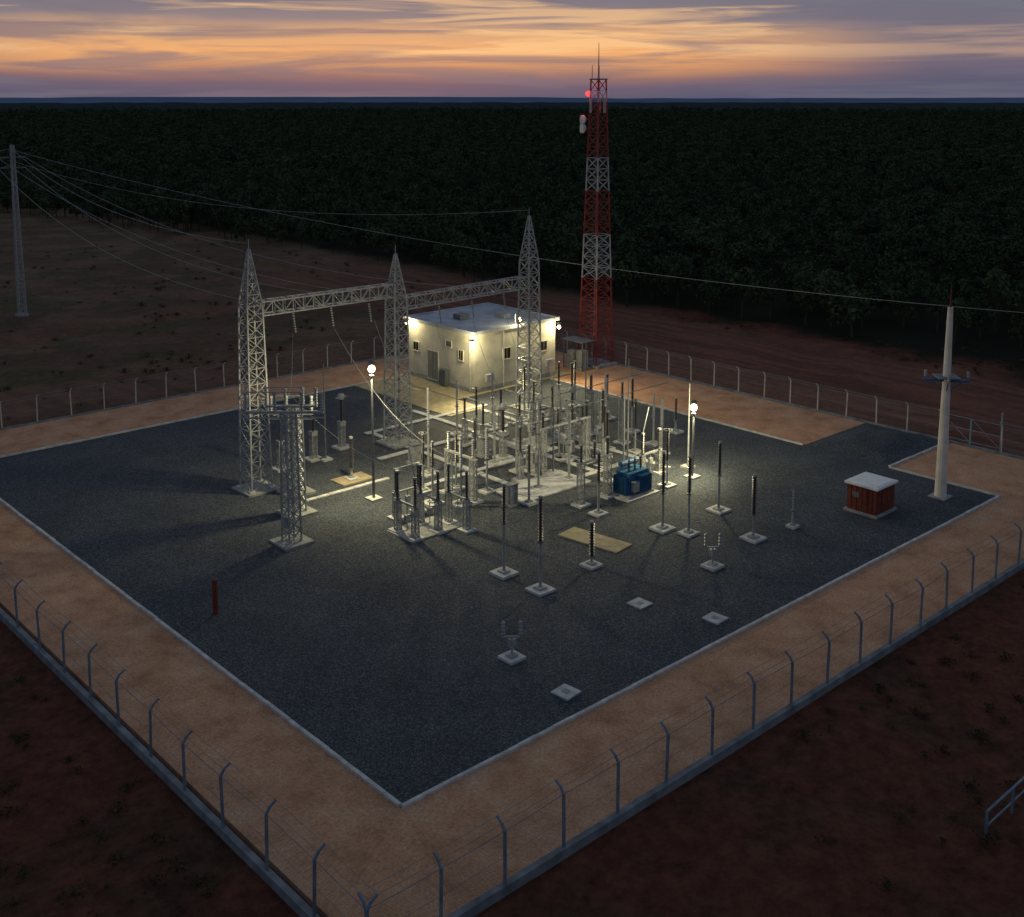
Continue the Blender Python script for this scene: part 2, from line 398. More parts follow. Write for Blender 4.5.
b=MB(); qx,qy=TX-.5,TY+.9; b.lathe(qx,qy,[(.02,27.2),(.2,27.25),(.25,27.42),(.18,27.6),(.02,27.66)],12,'redglow'); b.bar((TX-.3,TY+.4,27.1),(qx,qy,27.1),.06,'galvd'); b.obj("beacon",root).location=inv
b=MB()
for dx,dy,hh in((-2.6,-.6,1.7),(-2.6,.7,1.5)): b.box((TX+dx,TY+dy,.25+hh/2),(.8,.9,hh),'galv'); b.box((TX+dx,TY+dy,.12),(1.2,1.1,.2),'conc')
for x in(-3.3,-1.9):
    for y in(-1.3,1.3): b.bar((TX+x,TY+y,0),(TX+x,TY+y,2.9),.09,'galvd')
b.box((TX-2.6,TY,2.95),(1.9,3.1,.08),'galvd'); b.obj("telecom_cabinet")

# ---------------------------------------------------------------- control building
bx0,bx1,by0,by1,bh=41.6,52.0,44.6,54.6,5.5
root=empty("control_building",(46.8,49.3,0)); inv=Vector((-46.8,-49.3,0))
b=MB(); b.box(((bx0+bx1)/2,(by0+by1)/2,bh/2+.1),(bx1-bx0,by1-by0,bh),'wall')
b.box(((bx0+bx1)/2,(by0+by1)/2,.3),(bx1-bx0+.08,by1-by0+.08,.45),'conc')
b.obj("walls",root).location=inv
b=MB(); b.box(((bx0+bx1)/2,(by0+by1)/2,bh+.2),(bx1-bx0+.6,by1-by0+.6,.18),'roofw')
cx,cy=(bx0+bx1)/2,(by0+by1)/2;wx,wy=bx1-bx0+.6,by1-by0+.6
for s in(-1,1):
    b.box((cx,cy+s*(wy/2-.08),bh+.36),(wx,.16,.14),'roofw'); b.box((cx+s*(wx/2-.08),cy,bh+.36),(.16,wy-.33,.14),'roofw')
b.box((45,50.5,bh+.55),(1.1,1.1,.5),'galvd');b.box((48.6,48.5,bh+.5),(.8,1.4,.4),'galv')
b.obj("roof",root).location=inv
def opening(nm,face,t,z,w,h,k='dark'):
    b=MB()
    if face=='x':
        b.box((bx0-.02,t,z),(.08,w,h),k)
        for s in(-1,1): b.box((bx0-.045,t+s*(w/2+.04),z),(.1,.08,h+.16),'wall')
        b.box((bx0-.045,t,z+h/2+.04),(.1,w-.005,.08),'wall'); b.box((bx0-.07,t,z-h/2-.04),(.16,w-.005,.08),'wall')
        if k=='dark': b.box((bx0-.07,t,z),(.04,.05,h),'door')
        else: b.box((bx0-.07,t,z),(.03,.03,h),'galvd')
    else:
        b.box((t,by0-.02,z),(w,.08,h),k)
        for s in(-1,1): b.box((t+s*(w/2+.04),by0-.045,z),(.08,.1,h+.16),'wall')
        b.box((t,by0-.045,z+h/2+.04),(w-.005,.1,.08),'wall'); b.box((t,by0-.07,z-h/2-.04),(w-.005,.16,.08),'wall')
        if k=='dark': b.box((t,by0-.07,z),(.05,.04,h),'door')
        else: b.box((t,by0-.07,z),(.03,.03,h),'galvd')
    b.obj(nm,root).location=inv
opening("window",'y',45.6,3.3,.9,1.0); opening("window",'y',50.4,3.3,.8,.9)
opening("door",'y',48.2,1.45,1.2,2.3,'door'); opening("window",'x',46.4,3.4,.6,.9)
opening("door",'x',50.6,1.75,1.6,2.7,'door'); opening("window",'x',53.2,3.2,.8,.8); opening("louvre",'x',48.2,4.2,.8,.5,'galvd')
b=MB()
for x,y in((bx0-.07,by0+.5),(bx0-.07,by1-.4)): b.tube((x,y,.3),(x,y,bh),.06,None,6,'concl')
b.tube((bx0+3.6,by0-.07,.3),(bx0+3.6,by0-.07,bh),.06,None,6,'concl')
b.box((50.9,by0-.3,1.6),(.9,.4,.7),'whited'); b.box((43.2,by0-.3,1.4),(.9,.4,.7),'whited')
b.box((bx0-.3,48.6,1.0),(.5,.9,1.5),'galvd'); b.obj("downpipes_and_ac",root).location=inv
# ---------------------------------------------------------------- kiosk
root=empty("equipment_kiosk",(41.9,4.6,0)); inv=Vector((-41.9,-4.6,0))
b=MB(); b.box((41.9,4.6,1.05),(2.3,2.1,1.75),'rust')
for i in range(5): b.box((40.73,3.85+i*.38,1.05),(.03,.05,1.6),'rust')
b.box((41.9,3.53,1.05),(1.0,.04,1.45),'rust'); b.box((42.25,3.50,1.05),(.05,.05,.2),'galvd')
b.box((40.72,5.0,1.3),(.04,.5,.35),'galvd'); b.obj("cabinet_body",root).location=inv
b=MB(); b.box((41.9,4.6,2.0),(2.6,2.4,.14),'white'); b.box((41.9,4.6,2.09),(2.2,2.0,.06),'white'); b.obj("roof",root).location=inv
b=MB(); b.box((41.9,4.6,.1),(2.6,2.4,.22),'conc'); b.obj("base_slab",root).location=inv
# ---------------------------------------------------------------- concrete pole with crossarm
px,py=47.7,2.7
b=MB(); b.lathe(px,py,[(.42,0),(.40,.3),(.31,6),(.2,12.3),(.18,13.2)],14,'pole')
b.tube((px,py,13.2),(px,py,14.7),.08,.03,6,'rust')
for s in(-.14,.14): b.bar((px-.85+s,py+1.2,8.2),(px+.85+s,py-1.2,8.2),.13,'blue')  # blue light on the crossarm is put into its colour
b.bar((px-1.05,py-.7,8.35),(px+1.05,py+.7,8.35),.13,'galv')
b.box((px,py,8.45),(1.5,1.5,.06),'galvd',R(45))
for dx,dy in((-.85,1.2),(.85,-1.2),(-1.05,-.7),(1.05,.7)):
    b.bar((px,py,7.3),(px+dx*.7,py+dy*.7,8.2),.06,'blue'); b.insul(px+dx*.92,py+dy*.92,8.4,8.85,.11,'insg')
b.box((px,py,.08),(1.2,1.2,.1),'conc'); b.obj("concrete_utility_pole")

# ---------------------------------------------------------------- lamps (luminaires aimed down into the yard)
LC=(1,.84,.46)
def ptlight(name,loc,e,col=LC,r=.2,parent=None):
    l=bpy.data.lights.new(name,'POINT'); l.energy=e; l.color=col; l.shadow_soft_size=r
    o=bpy.data.objects.new(name,l); sc.collection.objects.link(o); o.location=loc
    if parent: o.parent=parent; o.location=Vector(loc)-parent.location
    return o
def spot(name,loc,tgt,e,ang,r,parent):
    l=bpy.data.lights.new(name,'SPOT'); l.energy=e; l.color=LC; l.shadow_soft_size=r; l.spot_size=R(ang); l.spot_blend=1.0
    o=bpy.data.objects.new(name,l); sc.collection.objects.link(o); o.parent=parent
    o.location=Vector(loc)-parent.location; o.rotation_euler=(Vector(tgt)-Vector(loc)).to_track_quat('-Z','Y').to_euler()
def pole_lamp(x,y,h,e,tgt,es,es2,tgt2):
    root=empty("yard_lamp_post",(x,y,0)); inv=Vector((-x,-y,0)); b=MB()
    b.box((x,y,.1),(.9,.9,.16),'concl'); b.tube((x,y,.1),(x,y,h-.42),.10,.06,8,'galvd')
    b.lathe(x,y,[(.06,h-.48),(.16,h-.44),(.16,h-.4),(.06,h-.38)],10,'galvd')
    b.lathe(x,y,[(.06,h+.44),(.26,h+.42),(.2,h+.5),(.05,h+.58)],10,'galvd'); b.obj("mast",root).location=inv
    b=MB(); b.lathe(x,y,[(.08,h-.24),(.20,h-.16),(.25,h),(.20,h+.16),(.08,h+.24)],14,'glow'); b.obj("lens",root,True).location=inv
    ptlight("bulb",(x,y,h),e,parent=root,r=.40); spot("reflector_beam",(x,y,h),tgt,es,150,.41,root); spot("reflector_beam",(x,y,h),tgt2,es2,120,.405,root)
pole_lamp(18.8,28.3,9.1,1600,(24,24.5,0),8500,5500,(14.5,32.5,2)); pole_lamp(38.3,16.6,5.2,1100,(34.5,18.5,0),6500,2200,(45,17,0))
def wall_lamp(x,y,z,dx,dy,e,tgt=None,es=0):
    root=empty("wall_floodlight",(x,y,z)); inv=Vector((-x,-y,-z)); b=MB()
    b.bar((x-dx*.5,y-dy*.5,z+.36),(x,y,z+.36),.07,'galvd'); b.box((x,y,z+.38),(.4,.4,.1),'galvd'); b.obj("bracket",root).location=inv
    b=MB(); b.lathe(x,y,[(.05,z-.18),(.16,z-.1),(.19,z),(.12,z+.16)],12,'glow'); b.obj("lens",root,True).location=inv
    ptlight("bulb",(x,y,z),e,parent=root,r=.34)
    if es: spot("reflector_beam",(x,y,z),tgt,es,135,.35,root)
wall_lamp(40.7,43.8,5.0,-.7,-.7,800,(35,33,0),6000); wall_lamp(40.8,53.6,5.5,-1,0,330)
wall_lamp(51.6,43.7,5.1,0,-1,420,(48,34,0),3000)
wall_lamp(46.6,43.9,6.5,0,-.9,460,(42,32,0),4500)
b=MB(); b.bar((46.6,44.5,5.8),(46.6,44.5,6.95),.07,'galvd'); b.obj("lamp_bracket",bpy.data.objects["control_building"]).location=(-46.8,-49.3,0)
ptlight("beacon_light",(qx,qy,27.42),130,(1,.014,.014),.42,bpy.data.objects["communication_tower"])
bpy.data.objects["beacon_light"].location=(qx-TX,qy-TY,27.42)

# ---------------------------------------------------------------- switchyard equipment
def pad(b,x,y,s=1.4,k='concl'): b.box((x,y,.12),(s*.9,s*.9,.16),k); b.box((x,y,.24),(s*.4,s*.4,.1),'conc')
def post_ins(x,y,h,f=.5,r=.15,k='ins',s=1.35,name="post_insulator"):
    b=MB(); pad(b,x,y,s); z=.27+(h-.27)*f; r*=.85
    b.tube((x,y,.2),(x,y,z),.09,.075,8,'galv'); b.lathe(x,y,[(.17,z-.04),(.17,z+.03)],8,'galvd')
    b.insul(x,y,z+.03,h-.12,r,k); b.lathe(x,y,[(r*.8,h-.12),(r*.8,h)],8,'galv'); b.obj(name)
def disc(x,y,h,ax=0,sp=2.2,op=False,k='ins'):
    b=MB(); dx,dy=(1,0) if ax==0 else (0,1); zb=h*.52
    for s in(-.5,.5):
        X=x+dx*sp*s;Y=y+dy*sp*s; pad(b,X,Y,1.0); b.lattice(X,Y,.25,zb,.34,.28,5,.026,.014)
        b.insul(X,Y,zb+.14,h-.1,.12,k); b.lathe(X,Y,[(.16,zb+.08),(.16,zb+.15)],8,'galvd'); b.box((X,Y,h-.04),(.22,.22,.1),'galv')
    b.bar((x-dx*(sp/2+.3),y-dy*(sp/2+.3),zb+.02),(x+dx*(sp/2+.3),y+dy*(sp/2+.3),zb+.02),.12,'galv')
    a=Vector((x-dx*sp/2,y-dy*sp/2,h)); c=Vector((x+dx*sp/2,y+dy*sp/2,h))
    if op: c=a+Vector((dx*.6,dy*.6,1.8))
    b.bar(a,c,.05); b.tube((x+.15,y+.15,.3),(x+.15,y+.15,zb),.03,None,5,'galv'); b.box((x+.15,y+.15,1.1),(.3,.25,.4),'galv'); b.obj("disconnect_switch")
def ct(x,y,h):
    b=MB(); pad(b,x,y,1.3); b.lattice(x,y,.25,h*.42,.38,.38,4,.026,.014); b.box((x,y,h*.42+.18),(.5,.5,.34),'galv')
    b.insul(x,y,h*.42+.35,h-.5,.15); b.lathe(x,y,[(.12,h-.5),(.25,h-.44),(.27,h-.2),(.2,h-.04),(.06,h)],12,'galv'); b.bar((x-.5,y,h-.3),(x+.5,y,h-.3),.06); b.obj("current_transformer")
def brk(x,y,h):
    b=MB(); pad(b,x,y,1.5)
    for a in(-.35,.35): b.bar((x+a,y,.2),(x+a,y,h*.4),.08)
    b.box((x,y,h*.4+.1),(1.0,.35,.22),'galv'); b.box((x,y-.35,h*.25),(.6,.4,.8),'galv')
    b.insul(x,y,h*.42+.12,h*.68,.13,'insg'); b.lathe(x,y,[(.2,h*.68),(.2,h*.72)],8,'galv'); b.insul(x,y,h*.72,h,.16,'insg')
    b.lathe(x,y,[(.19,h),(.19,h+.08)],8,'galv'); b.obj("circuit_breaker")
def arr(x,y,h):
    b=MB(); pad(b,x,y,1.1); b.tube((x,y,.2),(x,y,h*.45),.08,.07,8,'galv'); b.insul(x,y,h*.45,h-.05,.12)
    n=12
    for i in range(n):
        t=2*math.pi*i/n;u=2*math.pi*(i+1)/n; b.tube((x+.3*math.cos(t),y+.3*math.sin(t),h-.15),(x+.3*math.cos(u),y+.3*math.sin(u),h-.15),.02,None,4,'galv')
    for t in(0,2.1,4.2): b.bar((x,y,h-.05),(x+.3*math.cos(t),y+.3*math.sin(t),h-.15),.025,'galv')
    b.obj("surge_arrester")
def portal(x,y,h,ax,n,sp,k='ins'):
    b=MB(); dx,dy=(1,0) if ax==0 else (0,1); L_=(n-1)*sp
    for s in(-.5,.5):
        X=x+dx*L_*s;Y=y+dy*L_*s; pad(b,X,Y,1.1); b.lattice(X,Y,.25,h,.38,.34,6,.028,.015)
    b.bar((x-dx*(L_/2+.4),y-dy*(L_/2+.4),h+.06),(x+dx*(L_/2+.4),y+dy*(L_/2+.4),h+.06),.14,'galv')
    for i in range(n):
        t=(i-(n-1)/2)*sp; b.insul(x+dx*t,y+dy*t,h+.14,h+1.3,.12,k); b.box((x+dx*t,y+dy*t,h+1.35),(.2,.2,.1),'galv')
    b.obj("busbar_support")
post_ins(17.2,13.3,5.4,.55); post_ins(17.2,10.3,5.5,.5,.17); post_ins(21.7,10.7,2.8,.15,.2,'ins',1.1)
post_ins(29.1,11.6,5.1,.45,.16); post_ins(29.7,10.0,5.1,.5,.16,'ins',1.1); post_ins(34.3,11.2,4.8,.5); post_ins(32.0,6.8,4.2,.35,.18)
post_ins(35.5,6.3,2.5,.4,.08,'insg',.7)
def meter(x,y,h):
    b=MB(); pad(b,x,y,1.1)
    b.tube((x,y,.2),(x,y,h*.6),.06,None,6,'galv'); b.bar((x-.35,y+.3,h*.6),(x+.35,y-.3,h*.6),.07)
    for s in(-1,1): b.insul(x+s*.32,y-s*.27,h*.62,h,.1,'insg')
    b.box((x,y,h*.45),(.35,.3,.4),'galv'); b.obj("instrument_stand")
meter(26.8,5.9,2.1); meter(10.9,5.7,2.0)
for i,(x,y) in enumerate(((20.0,5.5),(21.6,1.7),(10.6,1.7))):
    b=MB(); b.box((x,y,.09),(1.0,1.0,.08),'concl',.05*i); b.box((x,y,.145),(.3,.3,.03),'conc'); b.obj("concrete_footing")
b=MB(); b.tube((2.6,19.8,0),(2.6,19.8,1.85),.15,.15,8,'rust'); b.lathe(2.6,19.8,[(.18,1.85),(.18,1.95),(.05,2.0)],8,'rust'); b.obj("marker_post")
b=MB(); b.box((24.6,13.2,.1),(1.7,4.4,.1),'yslab',R(8)); b.box((29.0,22.4,.08),(6.5,3.2,.14),'concl'); b.box((20.0,32.6,.09),(2.6,1.7,.1),'yslab'); b.box((18.1,21.7,.09),(4.2,2.6,.1),'conc'); b.box((32.6,17.3,.08),(3.2,2.3,.15),'concl'); b.box((35.8,30.2,.07),(5,2.4,.1),'conc')
b.obj("foundation_slabs")
for x in(16.8,18.6,20.0): disc(x-.2,21.7 if x<19 else 20.6,4.0,1,1.8,x<18)
disc(18.7,24.4,3.4,0,1.8)
post_ins(20.0,32.7,3.2,.2,.2,'ins',.9); post_ins(24.7,29.8,6.5,.55,.13,'insg'); ct(20.4,38.3,4.6); ct(23.6,39.3,4.4); ct(17.4,38.0,4.5)
arr(22.2,27.2,4.4); arr(24.3,26.2,4.2); post_ins(22.5,23.5,4.6,.5,.15,'insg'); post_ins(21.2,24.9,4.4,.6)
def column(x,y,h,arm):
    b=MB(); b.box((x,y,.1),(2.0,2.0,.2),'conc'); b.lattice(x,y,.2,h-1.4,.85,.68,11,.046,.024)
    b.bar((x-arm,y+arm*.9,h-1.35),(x+arm*.8,y-arm*.7,h-1.35),.14,'galv'); b.bar((x-arm,y+arm*.9,h-1.7),(x+arm*.8,y-arm*.7,h-1.7),.08)
    for t in(-.95,-.3,.3,.75):
        X=x+arm*t;Y=y-arm*t*.9; b.insul(X,Y,h-1.25,h-.2,.12,'insg'); b.box((X,Y,h-.16),(.2,.2,.1),'galv')
    b.bar((x-arm*.95,y+arm*.86,h-.1),(x+arm*.3,y-arm*.27,h-.1),.05); b.box((x-.45,y,1.5),(.25,.45,.7),'galv'); b.obj("lattice_switch_support")
column(10.7,25.5,9.6,2.0); column(13.6,29.6,8.6,1.4); column(15.6,33.0,7.0,1.2)
for x in(31.2,35.0,38.6):
    disc(x,32.4,3.9,1,2.2,x>38,'ins'); ct(x,29.0,4.3); brk(x-.4,25.6,4.4)
    post_ins(x+1.2,35.9,4.6,.5,.14,'insg' if x<36 else 'ins',1.1)
portal(33.0,24.2,3.4,0,4,1.5); portal(40.6,27.2,3.6,1,3,1.7); portal(23.4,24.6,3.0,1,3,1.3,'insg'); portal(29.6,18.0,2.9,0,3,1.3)
for x,y,h,f in((28.5,22.3,6.3,.62),(28.0,16.1,4.3,.5),(31.4,22.2,5.0,.5),(33.2,20.2,5.2,.55),(35.3,22.4,4.8,.45),(36.8,24.0,5.4,.5),(38.5,25.3,5.6,.6),(42.4,32.8,5.0,.5),(41.0,29.2,4.7,.5),(43.5,27.0,4.6,.45),(40.8,21.6,4.4,.5),(26.0,20.6,4.2,.5),(44.8,31,4.0,.4),(46,24.5,3.0,.3),(45.5,35.5,4.2,.5),(43.6,35.6,4.4,.5),(25.4,24.2,4.6,.5),(34.4,26.2,5.2,.55),(29.8,28.4,4.6,.5),(42.2,23.6,4.2,.5)):
    post_ins(x,y,h,f,random.choice((.14,.16,.17)),random.choice(('ins','ins','insg')),random.uniform(.9,1.3))
for x,y,a in((29.6,24.4,0),(36.4,18.9,0),(37.4,27.6,1)): disc(x,y,random.uniform(3.2,4.2),a,1.8,random.random()<.3)
for x,y in((33.0,34.2),(27.2,27.6),(39.6,23.2),(35.5,16.6)): arr(x,y,4.3)
for x,y,h in((36.6,21.3,8.2),(33.6,19.0,7.0),(29.8,26.0,6.8),(42.2,31.0,7.2),(39.8,18.2,6.4),(21.0,37.6,7.5),(31.6,24.0,7.4)):
    b=MB(); b.box((x,y,.12),(.8,.8,.16),'concl'); b.tube((x,y,.15),(x,y,h),.08,.03,7,'galvd' if h>7 else 'galv'); b.obj("lightning_mast")
b=MB()
for y,z in((22.6,5.05),(25.2,5.3)): b.tube((26.2,y,z),(43,y+.3,z),.03,None,6,'galvd')
for i,x in enumerate((31.2,35.0,38.6)):
    wire(b,(x,37.0,9.2),(x,33.5,4.0),.9,.014,10); wire(b,(x,31.3,4.0),(x,29.0,4.2),.25,.014,8); wire(b,(x,29,4.2),(x-.4,25.6,4.5),.4,.014,8); wire(b,(x-.4,25.6,4.5),(x-1,22.6,5.05),.3,.014,8)
for x in(20.6,24.2): wire(b,(x,35.5,10.6),(x-.3,22.6 if x<24 else 29.8,4.2 if x<24 else 6.5),1.3,.014,14)
wire(b,(17.2,35.5,10.6),(10.7,25.5,9.5),1.6,.014,12); wire(b,(10.7,25.5,9.5),(17,21,4.1),1.0,.014,12)
wire(b,(17.2,13.3,5.4),(17.2,10.3,5.5),.3,.015,8); wire(b,(29.1,11.6,5.1),(33.2,20.2,5.2),.5,.014,10)
b.obj("busbar_conductors")
def xfmr(x,y):
    root=empty("power_transformer",(x,y,0)); inv=Vector((-x,-y,0))
    b=MB(); b.box((x,y,1.0),(1.9,1.2,1.4),'blue'); b.box((x,y,1.74),(2.0,1.3,.08),'blue')
    b.box((x-.6,y-.85,.9),(.5,.3,.7),'galv'); b.obj("tank",root).location=inv
    b=MB()
    for i in range(9): b.box((x-1.15,y-.5+i*.125,.95),(.4,.03,1.2),'blue')
    for i in range(12): b.box((x-.2+i*.1,y-.8,.95),(.03,.4,1.2),'blue')
    b.obj("radiator_fins",root).location=inv
    b=MB(); b.tube((x-.8,y+.35,2.2),(x+.8,y+.35,2.2),.22,None,12,'blue'); b.bar((x,y+.35,1.7),(x,y+.35,2.1),.1,'blue'); b.obj("conservator",root).location=inv
    b=MB()
    for i in(-.6,0,.6): b.insul(x+i,y-.25,1.78,2.6,.09); b.tube((x+i,y-.25,2.6),(x+i,y-.25,2.75),.03,None,5,'galv')
    b.obj("bushings",root).location=inv
    b=MB(); b.box((x,y,.2),(2.6,1.8,.2),'conc'); b.obj("plinth",root).location=inv
xfmr(32.6,17.3)
for x,y in((24.9,21.2),(37.2,30.6),(30.4,30.4),(25.5,32.5)):
    b=MB(); b.box((x,y,.14),(1,.8,.2),'conc'); b.box((x,y,.85),(.8,.55,1.3),'galv'); b.box((x,y,1.53),(.9,.65,.06),'galvd'); b.box((x,y-.29,.85),(.7,.03,1.15),'galv'); b.box((x+.2,y-.315,.9),(.04,.03,.18),'galvd'); b.obj("control_cabinet")

# ---------------------------------------------------------------- vegetation
def leafmat(name,c1,c2):
    m,nt,bs=newmat(name); N=nt.nodes;L=nt.links
    oi=N.new("ShaderNodeObjectInfo"); tc=N.new("ShaderNodeTexCoord"); n=N.new("ShaderNodeTexNoise"); n.inputs["Scale"].default_value=.8; n.inputs["Detail"].default_value=1
    L.new(tc.outputs["Object"],n.inputs["Vector"])
    ad=N.new("ShaderNodeMath"); ad.operation='ADD'; ml=N.new("ShaderNodeMath"); ml.operation='MULTIPLY'; ml.inputs[1].default_value=.6
    L.new(oi.outputs["Random"],ml.inputs[0]); L.new(ml.outputs[0],ad.inputs[0]); L.new(n.outputs["Fac"],ad.inputs[1])
    r=N.new("ShaderNodeValToRGB"); r.color_ramp.elements[0].position=.4; r.color_ramp.elements[0].color=(*c1,1); r.color_ramp.elements[1].position=1.0; r.color_ramp.elements[1].color=(*c2,1)
    L.new(ad.outputs[0],r.inputs[0]); L.new(r.outputs[0],bs.inputs["Base Color"]); bs.inputs["Roughness"].default_value=.9; bs.inputs["Specular IOR Level"].default_value=.05
    return m
M['leaf']=leafmat("foliage",(.026,.044,.027),(.062,.088,.046))
M['scrub']=leafmat("scrub_foliage",(.03,.028,.016),(.08,.065,.035))
def leafquad(b,c,s,k,rnd):
    n=Vector((rnd.gauss(0,1),rnd.gauss(0,1),rnd.gauss(.6,1))).normalized(); a=n.orthogonal().normalized(); a.rotate(Matrix.Rotation(rnd.random()*6.28,3,n)); e=n.cross(a)
    b.add([c+a*s,c+e*s*.7,c-a*s*rnd.uniform(.6,1),c-e*s*rnd.uniform(.5,.8)],[(0,1,2,3)],k)
def tree(seed,h,nl=360,ls=1.05,k='leaf'):
    rnd=random.Random(seed); b=MB(); th=h*.4
    b.tube((0,0,-.5),(.1,.05,th),.14,.09,5,'bark',False)
    cl=[]
    for i in range(rnd.randint(6,11)):
        a=rnd.random()*6.28; rr=rnd.uniform(.3,1.9); z=rnd.uniform(.42,.94)*h; rr*=1.15-.5*(z/h)
        c=Vector((rr*math.cos(a),rr*math.sin(a),z)); cl.append((c,rnd.uniform(.5,1.0)))
        b.tube((.1,.05,th*rnd.uniform(.7,1)),c,.06,.03,3,'bark',False)
    for i in range(nl):
        c,s=rnd.choice(cl); d=Vector((rnd.gauss(0,1),rnd.gauss(0,1),rnd.gauss(0,.75))); d=d.normalized()*s*rnd.uniform(.5,1.25)
        leafquad(b,c+d,rnd.uniform(.14,.34)*ls,k,rnd)
    return b
def hidden(b,name,col):
    me=bpy.data.meshes.new(name); me.from_pydata([tuple(v) for v in b.v],[],b.f)
    for k in b.mats: me.materials.append(M[k])
    me.polygons.foreach_set("material_index",b.m); me.update()
    o=bpy.data.objects.new(name,me); col.objects.link(o)
tcol=bpy.data.collections.new("tree_variants")
for i in range(7): hidden(tree(i+11,(5.0,6.2,5.4,7.4,4.4,6.6,5.8)[i]),"forest_tree",tcol)
fcol=bpy.data.collections.new("far_tree_variants")
for i in range(6): hidden(tree(i+31,(5.2,6.4,5.8,7.2,4.6,6.9)[i],190,1.45),"far_forest_tree",fcol)
scol=bpy.data.collections.new("scrub_variants")
for i in range(4):
    rnd=random.Random(90+i); b=MB()
    for j in range(90):
        a=rnd.random()*6.28; r_=abs(rnd.gauss(0,.3)); leafquad(b,Vector((r_*math.cos(a),r_*math.sin(a),rnd.uniform(0,.35)*(1-r_*.6))),rnd.uniform(.03,.09),'scrub',rnd)
    hidden(b,"scrub_bush",scol)
def scatter(name,pts,col):
    me=bpy.data.meshes.new(name); me.from_pydata([p[:3] for p in pts],[],[])
    at=me.attributes.new("sc",'FLOAT','POINT'); at.data.foreach_set("value",[p[3] for p in pts])
    o=bpy.data.objects.new(name,me); sc.collection.objects.link(o)
    ng=bpy.data.node_groups.new(name+"_scatter","GeometryNodeTree")
    ng.interface.new_socket("Geometry",in_out='INPUT',socket_type='NodeSocketGeometry'); ng.interface.new_socket("Geometry",in_out='OUTPUT',socket_type='NodeSocketGeometry')
    N=ng.nodes;L=ng.links; gi=N.new("NodeGroupInput");go=N.new("NodeGroupOutput"); ip=N.new("GeometryNodeInstanceOnPoints"); ci=N.new("GeometryNodeCollectionInfo")
    ci.inputs["Collection"].default_value=col; ci.inputs["Separate Children"].default_value=True; ci.inputs["Reset Children"].default_value=True
    rv=N.new("FunctionNodeRandomValue"); rv.data_type='FLOAT_VECTOR'; rv.inputs[0].default_value=(-.06,-.06,0); rv.inputs[1].default_value=(.06,.06,6.283)
    na=N.new("GeometryNodeInputNamedAttribute"); na.data_type='FLOAT'; na.inputs[0].default_value="sc"
    L.new(gi.outputs[0],ip.inputs["Points"]); L.new(ci.outputs[0],ip.inputs["Instance"]); ip.inputs["Pick Instance"].default_value=True
    L.new(rv.outputs[0],ip.inputs["Rotation"]); L.new(na.outputs[0],ip.inputs["Scale"]); L.new(ip.outputs[0],go.inputs[0])
    md=o.modifiers.new("scatter",'NODES'); md.node_group=ng
    return o
CX,CY=-23.81,-32.45; HD=R(47.7)
def edge(y):
    if y<19: e=97+(19-y)*.25
    elif y<70: e=97-(y-19)*11/51
    elif y<130: e=86
    else: e=86-(y-130)*.16
    return e+5*noise.noise((y*.06,0,5))+2*noise.noise((y*.3,0,8))
rnd=random.Random(3)
def addring(pts,d0,d1,sp0,sp1,s0,s1,hw=34):
    d=d0
    while d<d1:
        t=(d-d0)/(d1-d0); sp=sp0+(sp1-sp0)*t; scl=s0+(s1-s0)*t
        n=int(2*R(hw)*d/sp)
        for i in range(n):
            a=HD-R(hw)+2*R(hw)*(i+rnd.random())/n; dd=d+rnd.uniform(-.5,.5)*sp
            x=CX+dd*math.cos(a);y=CY+dd*math.sin(a)
            if x<edge(y): continue
            pts.append((x,y,-.6,scl*rnd.uniform(.65,1.2)*(1+.25*noise.noise((x*.03,y*.03,2)))))
        d+=sp*.9
pts=[];addring(pts,95,360,4.1,4.8,1.0,1.1); scatter("forest",pts,tcol)
pts=[];addring(pts,360,900,4.9,7.5,1.1,1.4,32); addring(pts,900,1900,8,15,1.4,1.8,31); scatter("distant_forest",pts,fcol)
pts=[];tries=0
while len(pts)<800:
    a=HD+R(rnd.uniform(-40,36)); d=rnd.uniform(15,230); x=CX+d*math.cos(a);y=CY+d*math.sin(a)
    if -7<x<62 and -7<y<64: continue
    if x>edge(y)-1: continue
    if 62<x<84 and y<100 and rnd.random()<.96: continue
    if y<0 and x<8 and rnd.random()<.7: continue
    nn=noise.noise((x*.06,y*.06,9))
    if nn+rnd.uniform(-.5,.5)<.1: continue
    if y>64 and rnd.random()<.55: continue
    pts.append((x,y,gz(x,y),rnd.uniform(.35,1.1)*(1.2 if y>64 else 1)))
scatter("scrub_vegetation",pts,scol)
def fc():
    m,nt,bs=newmat("far_canopy_haze_tint"); N=nt.nodes;L=nt.links
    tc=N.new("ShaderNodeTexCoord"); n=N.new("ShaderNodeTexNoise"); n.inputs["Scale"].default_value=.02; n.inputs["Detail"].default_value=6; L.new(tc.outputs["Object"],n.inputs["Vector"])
    r=N.new("ShaderNodeValToRGB"); r.color_ramp.elements[0].position=.35; r.color_ramp.elements[0].color=(.024,.038,.040,1); r.color_ramp.elements[1].position=.65; r.color_ramp.elements[1].color=(.048,.066,.068,1)  # aerial haze painted into the canopy colour as a bluish tint
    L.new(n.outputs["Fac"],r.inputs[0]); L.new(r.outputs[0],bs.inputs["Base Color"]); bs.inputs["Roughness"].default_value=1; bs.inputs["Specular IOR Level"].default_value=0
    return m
vs=[];fs=[];na=220;rr=[1700*(1.047**i) for i in range(34)]
for r_ in rr:
    for i in range(na+1):
        a=HD-R(50)+R(100)*i/na; x=CX+r_*math.cos(a);y=CY+r_*math.sin(a); vs.append((x,y,5+4*noise.noise((x*.008,y*.008,0))+2*noise.noise((x*.03,y*.03,4))))
